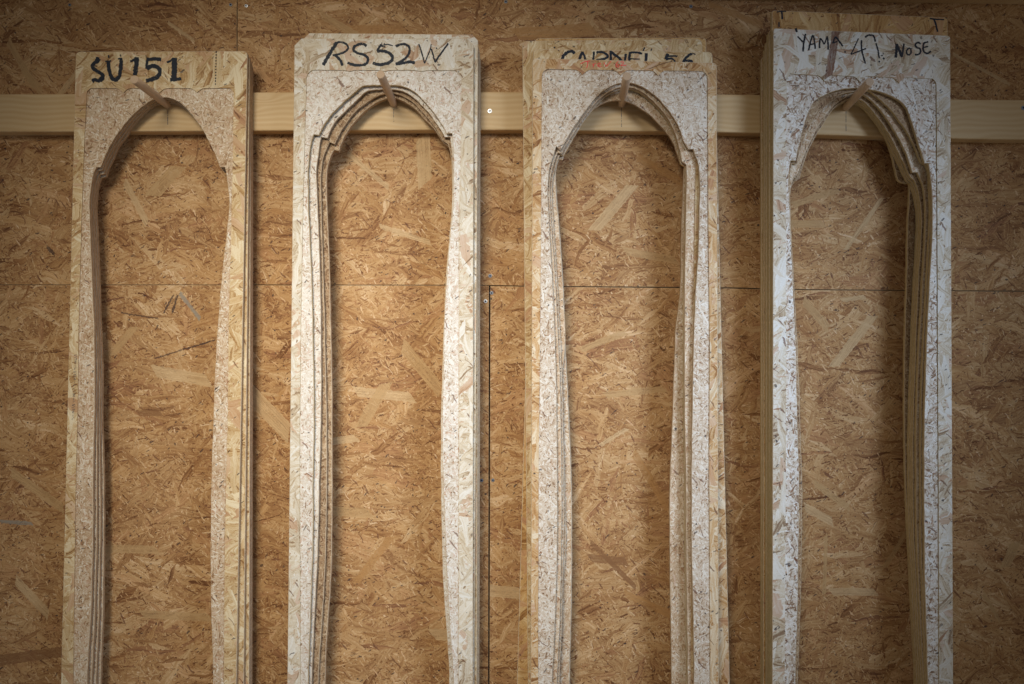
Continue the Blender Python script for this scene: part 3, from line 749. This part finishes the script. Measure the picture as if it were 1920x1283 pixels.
H4b = dict(L=[(1497,1283),(1502,1139),(1504,1049),(1505,960),(1505,900),(1502,820),(1500,740),(1497,667),(1494.5,620),(1492,574),(1488,496),(1484.5,433.5),(1482,370),(1482,346),(1483,322),(1486,306)],
          A=[(1496,306),(1499,290),(1508,262),(1520,236),(1534,214),(1545.8,202),(1557.4,192.4),(1577,177),(1596.4,172),(1613,169),(1629.6,169.5),(1641,176.8),(1656.8,190.4),(1672.4,206),(1686,223.5),(1699.7,243),(1711.4,264.5),(1721,286),(1728,304)],
          R=[(1738,309),(1742.6,325),(1745,370),(1745.5,402),(1743,465),(1740,511),(1737,574),(1734,620),(1731,683),(1729,740),(1728,820),(1728,900),(1728,1004),(1730,1079),(1733,1169),(1737,1283)])
H4c = dict(L=[(1490,1283),(1494,1139),(1496,1049),(1497,960),(1497,900),(1494,820),(1492,740),(1489,667),(1487,620),(1485,574),(1482,496),(1480,433.5),(1480,390),(1484,350),(1489,330)],
          A=[(1497,325),(1502,311),(1508.7,291.8),(1518.5,270),(1528,250.8),(1534,239),(1543.8,223.5),(1557.4,206),(1569,194),(1586.7,182),(1601,175),(1616,175.5),(1631.5,184.6),(1647,200),(1662.7,219.6),(1676,241),(1690,264.5),(1699.7,286),(1707.5,309),(1711.4,323)],
          R=[(1721,323),(1727,335),(1733,354),(1737,402),(1735,465),(1732,511),(1729,574),(1726,620),(1723,683),(1721,740),(1719,820),(1719,900),(1720,1004),(1723,1079),(1727,1169),(1732,1283)])
H4d = dict(L=[(1480,1283),(1484,1139),(1486,1049),(1487,960),(1487,900),(1484,820),(1482,740),(1480,667),(1478,620),(1476,574),(1474,496),(1473,433.5),(1476,390),(1482,352),(1490,334)],
          A=[(1498,332),(1503,316),(1510,297),(1520,274),(1530,254),(1543,235),(1556,213),(1568,199),(1586,188),(1600,183),(1612,185),(1625.7,194.3),(1641,211.9),(1656.8,233),(1670.5,254.7),(1682,278),(1694,301.5),(1703.6,323),(1709.5,332.7)],
          R=[(1716,338),(1723,360),(1729,402),(1727,465),(1724,511),(1721,574),(1719,620),(1717,683),(1715,740),(1713,820),(1713,900),(1714,1004),(1718,1079),(1722,1169),(1728,1283)])
R4 = dict(L=[(1475,1283),(1478,1139),(1480,1049),(1481,960),(1481,900),(1479,820),(1477,740),(1475,667),(1473,620),(1471,574),(1470,496),(1470,433.5),(1474,395),(1483,355),(1491,338)],
          A=[(1500,335),(1506,312),(1515,285),(1527,262),(1540,236),(1551,218),(1563,203),(1577,194.5),(1594,193),(1604,195),(1620,202),(1633.5,214.5),(1645,230),(1658.8,251.5),(1670.5,280),(1676,301.5),(1681,325),(1686,338.5),(1695.8,343.6),(1706,342.6)],
          R=[(1706.6,347),(1706,380),(1703,433.5),(1701.5,527),(1698.4,620.6),(1697,740),(1697.5,820),(1699,900),(1702.5,989.5),(1707,1079),(1711.5,1169),(1717,1283)])
P4 = dict(L=[(1475,153),(1474,370),(1474,740),(1473.6,900),(1471,1283),(1469,1600)], R=[(1756,161),(1757.5,370),(1759,740),(1760,900),(1761,1283),(1762,1600)],
          T=scallops(1475, 1756, 139, 147.5, [1546, 1613, 1686], 11, 12))
O4 = [[(1450,53),(1782,67),(1787.6,1283),(1448,1283)], [(1447.5,19.5),(1777,33),(1781,1283),(1445,1283)], [(1442,54),(1768,66),(1774,1283),(1443,1283)],
      [(1440,58),(1762,66),(1768,1283),(1440.5,1283)], [(1436,76),(1758,84),(1763,1283),(1437.5,1283)], [(1433,88),(1752,92),(1757,1283),(1431,1283)], [(1427.5,105),(1748,108),(1752,1283),(1428.5,1283)]]
st4, y4 = build_stack(7, {0: H4, 1: H4b, 2: H4c, 3: H4d, 5: shift_h(H4d, -3, 6, -8), 6: R4}, O4, P4,
   [(WHT4, CHIPW4, EDGE_YEL), (ORGM, CHIP_SHADED, EDGE_YEL), (YEL, CHIP, EDGE_YEL), (YEL, CHIP_SHADED, EDGE_YEL), (YEL, CHIP_SHADED, EDGE_YEL), (ORGM, CHIP_SHADED, EDGE_YEL), (YEL, CHIP_SHADED, EDGE_YEL)],
   ['pale OSB board marked YAMA 47 NOSE, front of the rightmost stack', 'brown OSB board standing tallest in the rightmost stack, a black T in each top corner',
    'third board from front on the rightmost peg, pale arch strip ending in a notch', 'fourth board from the front on the rightmost peg, a thin left edge', 'fifth board from the front on the rightmost peg, a thin left edge',
    'sixth board from the front on the rightmost peg, a brown edge on the left side', 'rearmost board of the rightmost stack, its arch bulging at the right shoulder'],
   'boards hung on the rightmost peg', [6, 6, 10, 10, 10, 10, 10], [False]*7)

# ------------------------------------------------------------------ lettering (parts of the front boards)
def letters(root, y, name, strokes, mat, seed, label=None):
    o = ribbons(name, strokes, 0, mat, root, label, seed=seed)
    return o
def on_board(root, yb, name, strokes, mat, seed, label=None, cuts=(), wt=1.0):
    strokes = [(p, w_*wt) for p, w_ in strokes]
    if cuts:
        cuts = [0] + list(cuts) + [len(strokes)]
        for a, b in zip(cuts, cuts[1:]): on_board(root, yb, name, strokes[a:b], mat, seed + a, label)
        return
    o = ribbons(name, strokes, yb, mat, None, label, seed=seed)
    for v in o.data.vertices: v.co.y -= yb
    o.parent = root
    return o
A1 = lambda s: tr(3.665, 100, 50, s)
on_board(st1[0], y1[0], 'lettering', A1([
  ([(316,222),(306,238),(284,250),(268,272),(284,296),(312,312),(338,335),(336,362),(308,372),(285,366),(266,376)], 20), ([(308,210),(300,232),(290,246)], 24), ([(330,340),(335,355),(318,372)], 26),
  ([(376,236),(380,280),(392,328),(404,356),(424,368),(446,356),(458,320),(464,270),(466,222)], 21), ([(356,240),(398,236)], 9), ([(444,222),(474,218)], 9), ([(378,196),(381,216)], 9), ([(460,192),(464,206)], 7),
  ([(394,345),(424,366),(448,352)], 24),
  ([(574,210),(570,250),(566,290),(562,335)], 27), ([(528,240),(548,232),(572,212)], 13),
  ([(742,226),(700,222),(640,228)], 21), ([(646,228),(642,260),(642,292)], 16), ([(642,292),(668,274),(700,272),(726,290),(732,318),(716,345),(680,362),(636,372)], 24), ([(636,196),(640,216)], 4),
  ([(832,214),(832,260),(830,310),(830,362)], 31), ([(780,246),(802,238),(822,220)], 12), ([(802,366),(840,364),(880,358)], 19)]), INK, 3, cuts=(3, 9, 11, 15), wt=1.2)
on_board(st1[0], y1[0], 'dashed_line', A1([([(1119-i*.5,170+i*20),(1118.6-i*.5,180+i*20)], 9) for i in range(12)]), INKTHIN, 5)
# faint pencil note running up the left margin of the first board
B1 = lambda s: tr(3.2075, 100, 400, s)
note = []
for k, yy in enumerate(range(850, 1250, 20)):
    x = 134 - k*0.9; q = k % 5
    if q == 0: note.append(([(x+10,yy),(x-8,yy+5),(x+10,yy+12)], 2.6))
    elif q == 1: note.append(([(x-8,yy),(x+8,yy+1),(x+8,yy+11),(x-8,yy+12)], 2.6))
    elif q == 2: note.append(([(x-8,yy),(x+6,yy),(x-6,yy+10),(x+8,yy+11)], 2.6))
    elif q == 3: note.append(([(x,yy+1),(x,yy+14)], 2.6))
    else: note.append(([(x+8,yy),(x-2,yy),(x-3,yy+8),(x-8,yy+12)], 2.6))
on_board(st1[0], y1[0], 'pencil_note', B1(note), PENCIL, 6)
A2 = lambda s: tr(3.665, 520, 40, s)
on_board(st2[0], y2[0], 'lettering', A2([
  ([(408,146),(388,178),(368,210),(342,255),(315,302)], 21), ([(388,160),(412,146),(448,146),(478,162),(486,186),(464,210),(420,226),(380,234)], 13), ([(390,230),(412,246),(434,272),(446,306)], 17),
  ([(614,170),(588,156),(556,160),(530,176),(524,200),(552,218),(598,232),(622,256),(618,284),(590,300),(545,303),(510,296),(482,284)], 17),
  ([(794,170),(760,160),(730,164),(704,170)], 7), ([(712,158),(700,180),(684,204)], 13), ([(718,146),(716,166)], 5), ([(736,150),(734,168)], 5), ([(684,206),(722,204),(764,216),(788,240),(788,266),(762,286),(722,296),(684,296),(656,286)], 19), ([(694,170),(742,176)], 7),
  ([(816,176),(842,160),(876,158),(902,174),(910,202),(894,240),(862,268),(822,290)], 15), ([(812,294),(856,288),(905,280),(946,286)], 18),
  ([(972,156),(984,190),(998,236),(1012,290)], 9), ([(1012,290),(1030,246),(1050,196),(1058,158)], 7), ([(1058,190),(1070,230),(1084,282)], 9), ([(1084,284),(1104,250),(1136,206),(1174,152)], 11), ([(1090,182),(1096,190)], 9)]), INK, 11, cuts=(3, 4, 10, 12), wt=1.1)
on_board(st2[1], y2[1], 'marker_tick', A2([([(221,62),(224,74),(228,86)], 8)]), INK, 12) if False else None
A3 = lambda s: tr(6.4, 1040, 60, s)
on_board(st3[1], y3[1], 'lettering', A3([
  ([(240,262),(222,238),(184,234),(140,256),(104,290),(92,330),(112,380),(170,400),(230,380)], 30), ([(330,236),(316,280),(300,325),(286,400)], 26), ([(330,238),(352,280),(366,325),(384,400)], 22), ([(300,350),(372,350)], 18),
  ([(470,235),(468,280),(464,330),(460,400)], 20), ([(500,250),(560,240),(610,262),(640,290),(610,318),(560,330),(500,340)], 24), ([(540,335),(600,370),(640,400)], 20),
  ([(672,225),(672,280),(670,330),(668,400)], 26), ([(680,240),(720,275),(775,315),(830,390)], 26), ([(855,262),(848,300),(838,400)], 24),
  ([(905,240),(898,280),(896,330),(894,400)], 26), ([(905,250),(980,246),(1050,262)], 20), ([(905,322),(1020,328)], 12), ([(896,396),(1030,396)], 18), ([(1098,256),(1098,300),(1096,400)], 28), ([(1098,398),(1190,396)], 18),
  ([(1360,262),(1345,295),(1330,330)], 30), ([(1340,296),(1410,290),(1475,290)], 18), ([(1334,330),(1400,320),(1440,350),(1420,392),(1350,400)], 20),
  ([(1650,262),(1610,280),(1575,315),(1550,360),(1580,400),(1640,390),(1640,350),(1570,345)], 26), ([(1650,255),(1690,272)], 10), ([(45,215),(52,232)], 7)]), INK, 21, cuts=(1, 4, 7, 10, 14, 16, 19, 21), wt=1.2)
on_board(st3[2], y3[2], 'lettering', A3([([(1080,185),(1068,215),(1060,240)], 18), ([(1165,200),(1155,230)], 14), ([(-10,180),(6,200)], 14), ([(600,140),(606,156)], 8), ([(850,138),(856,152)], 12)]), INK, 22, cuts=(1, 2, 3, 4))
on_board(st3[0], y3[0], 'lettering', A3([
  ([(312,382),(350,362),(390,352),(426,350)], 8), ([(398,356),(396,390),(384,434)], 9), ([(458,382),(466,402),(462,426)], 8), ([(466,394),(492,376)], 7),
  ([(516,408),(548,394),(546,376),(524,378),(516,400),(532,420),(566,412)], 7), ([(590,368),(606,392),(620,418)], 9), ([(620,418),(648,384),(680,350)], 7),
  ([(764,350),(742,378),(736,406),(752,424),(774,412),(768,394),(746,396)], 8), ([(790,366),(816,356),(828,368),(810,390),(794,406),(862,398)], 8)]), RED, 23, 'small red handwriting', cuts=(2, 4, 5, 6, 7), wt=1.05)
on_board(st3[0], y3[0], 'dark_sliver', A3([([(1130,448),(1230,405),(1330,372),(1415,352)], 6)]), plain('bark_sliver', (0.07, 0.03, 0.02), 0.8), 24)
A4 = lambda s: tr(3.4675, 1410, 0, s)
on_board(st4[0], y4[0], 'lettering', A4([
  ([(296,238),(314,256),(334,276)], 8), ([(348,220),(342,250),(336,282),(332,336)], 9),
  ([(368,328),(376,290),(386,255),(396,228)], 8), ([(398,230),(406,270),(412,318)], 9), ([(374,292),(408,284)], 7),
  ([(440,314),(440,280),(444,248)], 8), ([(446,250),(460,272),(470,290)], 7), ([(470,288),(480,262),(490,236)], 7), ([(490,240),(494,280),(496,324)], 9),
  ([(524,284),(534,258),(544,238)], 8), ([(544,240),(562,262),(590,302)], 9), ([(528,280),(556,270)], 6),
  ([(692,250),(676,286),(660,322),(642,354)], 6), ([(642,354),(680,340),(742,316)], 7), ([(712,262),(712,310),(722,362),(738,414)], 8),
  ([(736,244),(756,230),(778,230)], 9), ([(774,230),(782,229),(790,230)], 6), ([(786,228),(798,250),(800,272)], 9), ([(806,280),(820,330),(828,380)], 8), ([(822,400),(832,404)], 9), ([(842,358),(846,366)], 9), ([(852,376),(862,386)], 9),
  ([(934,376),(938,340),(940,286)], 13), ([(940,288),(958,330),(976,372)], 14), ([(976,370),(982,330),(988,284)], 9),
  ([(1018,314),(1006,330),(1008,352),(1022,358),(1034,342),(1032,320),(1018,312)], 8),
  ([(1098,286),(1080,278),(1062,290),(1070,308),(1092,318),(1096,340),(1078,356),(1058,354)], 9),
  ([(1146,272),(1124,278),(1114,286)], 8), ([(1116,284),(1112,310),(1118,338),(1140,348),(1164,334)], 9), ([(1116,310),(1146,302)], 7),
  ([(284,184),(292,210)], 11)]), INKTHIN, 31, cuts=(2, 5, 9, 12, 15, 20, 21, 22, 25, 26, 27, 30), wt=1.3)
on_board(st4[1], y4[1], 'lettering', A4([
  ([(160,80),(190,74),(222,74)], 8), ([(194,78),(196,100),(196,126)], 13), ([(175,144),(176,160),(176,178)], 8),
  ([(1156,122),(1200,126),(1250,128)], 9), ([(1184,128),(1196,160),(1206,208)], 11), ([(1258,116),(1266,120)], 7)]), INK, 32, cuts=(2, 3))

# ------------------------------------------------------------------ pegs
def peg(base, tip, L, label):
    """round dowel let into the rail, rising slightly towards the room"""
    bx, bz = W(base[0], base[1], 0.0); txx, tz = W(tip[0], tip[1], -L)
    a = Vector((bx, 0.0, bz)); b = Vector((txx, -L, tz)); d = (b-a).normalized(); a = a - d*0.012
    o_ = thing('wooden_peg', label, 'peg', a, 'round pegs in the rail')
    r = 0.0098; n = 28; ln = (b-a).length
    rot = Vector((0, 0, 1)).rotation_difference(d)
    m = M(); rings = []
    for (zz, rr) in ((0, r), (ln*.3, r*1.0), (ln*.7, r*1.0), (ln-0.0016, r), (ln-0.0004, r-0.0012)):
        i = len(m.v); m.v += [(rr*math.cos(2*math.pi*k/n), rr*math.sin(2*math.pi*k/n), zz) for k in range(n)]; rings.append(list(range(i, i+n)))
    for p, q in zip(rings, rings[1:]): m.strip(p, q, 0)
    s = m.build('dowel', [PEGW], o_, smooth=True); s.rotation_mode = 'QUATERNION'; s.rotation_quaternion = rot
    m = M(); i = 0
    m.v = [((r-0.0012)*math.cos(2*math.pi*k/n), (r-0.0012)*math.sin(2*math.pi*k/n), ln-0.0004) for k in range(n)]
    m.f = [tuple(range(n))]; m.m = [0]
    e = m.build('end_grain', [PEGEND], o_); e.rotation_mode = 'QUATERNION'; e.rotation_quaternion = rot
peg((314.5, 197), (251, 149), 0.160, 'round wooden peg slanting up and left in front of the SU 151 lettering')
peg((738, 194.5), (713.5, 139.5), 0.165, 'round wooden peg in the RS52W stack, its tip just under the lettering')
peg((1165.5, 195), (1175.5, 143), 0.165, 'round wooden peg below the red handwriting, leaning slightly right')
peg((1585.5, 201), (1631, 153.5), 0.160, 'round wooden peg in the rightmost stack, slanting up and right')

# ------------------------------------------------------------------ screws
def screw(px, py, y, rpx, label, mat=ZINC, deep=0.0):
    x, z = W(px, py, y); r = rpx*(CAM_D+y)/F_PX
    o_ = thing('screw', label, 'screw', (x, y, z), 'countersunk cross-head screws')
    m = M(); n = 24
    def ring(rr, yy):
        i = len(m.v); m.v.extend([(rr*math.cos(2*math.pi*k/n), yy, rr*math.sin(2*math.pi*k/n)) for k in range(n)]); return list(range(i, i+n))
    a = ring(r, -0.0004); b = ring(r*.92, -0.0010); c = ring(r*.5, -0.0011); d = ring(r, 0.002)
    m.strip(d, a); m.strip(a, b); m.strip(b, c); m.f.append(tuple(c)); m.m.append(0)
    m.build('head', [mat], o_)
    m = M(); q = r*.5; t_ = r*.2
    for k in range(2):
        pl = [(-q, -t_), (q, -t_), (q, t_), (-q, t_)]
        pl = [(p[0], p[1]) if k == 0 else (-p[1], p[0]) for p in pl]
        m.cap([m.loop(pl, -0.00125 - 0.00006*k)])
    m.build('cross_slot', [DARK], o_)
screw(918.5, 208.5, 0.0, 4.2, 'shiny cross-head screw in the pine rail between the second and third stacks')
screw(1918.5, 202.5, 0.0, 4.0, 'dull screw in the pine rail at the right edge of the photo', DULL)
screw(919, 517.5, WY, 3.5, 'small bluish screw just above the horizontal joint of the wall sheets', DULL)
screw(910.3, 565, WY, 3.7, 'bright screw in the wall left of the vertical joint, below the sheet corner')
screw(921.8, 549.6, WY, 3.4, 'dark grey screw right beside the top of the lower vertical joint', DULL)
screw(903.2, 901, WY, 3.2, 'dark screw low on the wall left of the vertical joint', DULL)
screw(924.3, 900.5, WY, 3.2, 'dark screw low on the wall right of the vertical joint', DULL)
screw(432.5, 9.3, WY, 3.0, 'dark screw left of the upper vertical joint at the top of the wall', DULL)
screw(461.8, 11.3, WY, 3.2, 'bright screw right of the upper vertical joint at the top of the wall')
screw(948.5, 3.5, WY, 3.2, 'dark screw at top edge of the wall, above the gap right of RS52W', DULL)
screw(1295.5, 12.3, WY, 3.2, 'grey screw at the top of the wall above the right corner of the third stack', DULL)
screw(131, 9.5, WY, 2.8, 'dark screw at the top of the wall above the leftmost stack', DULL)
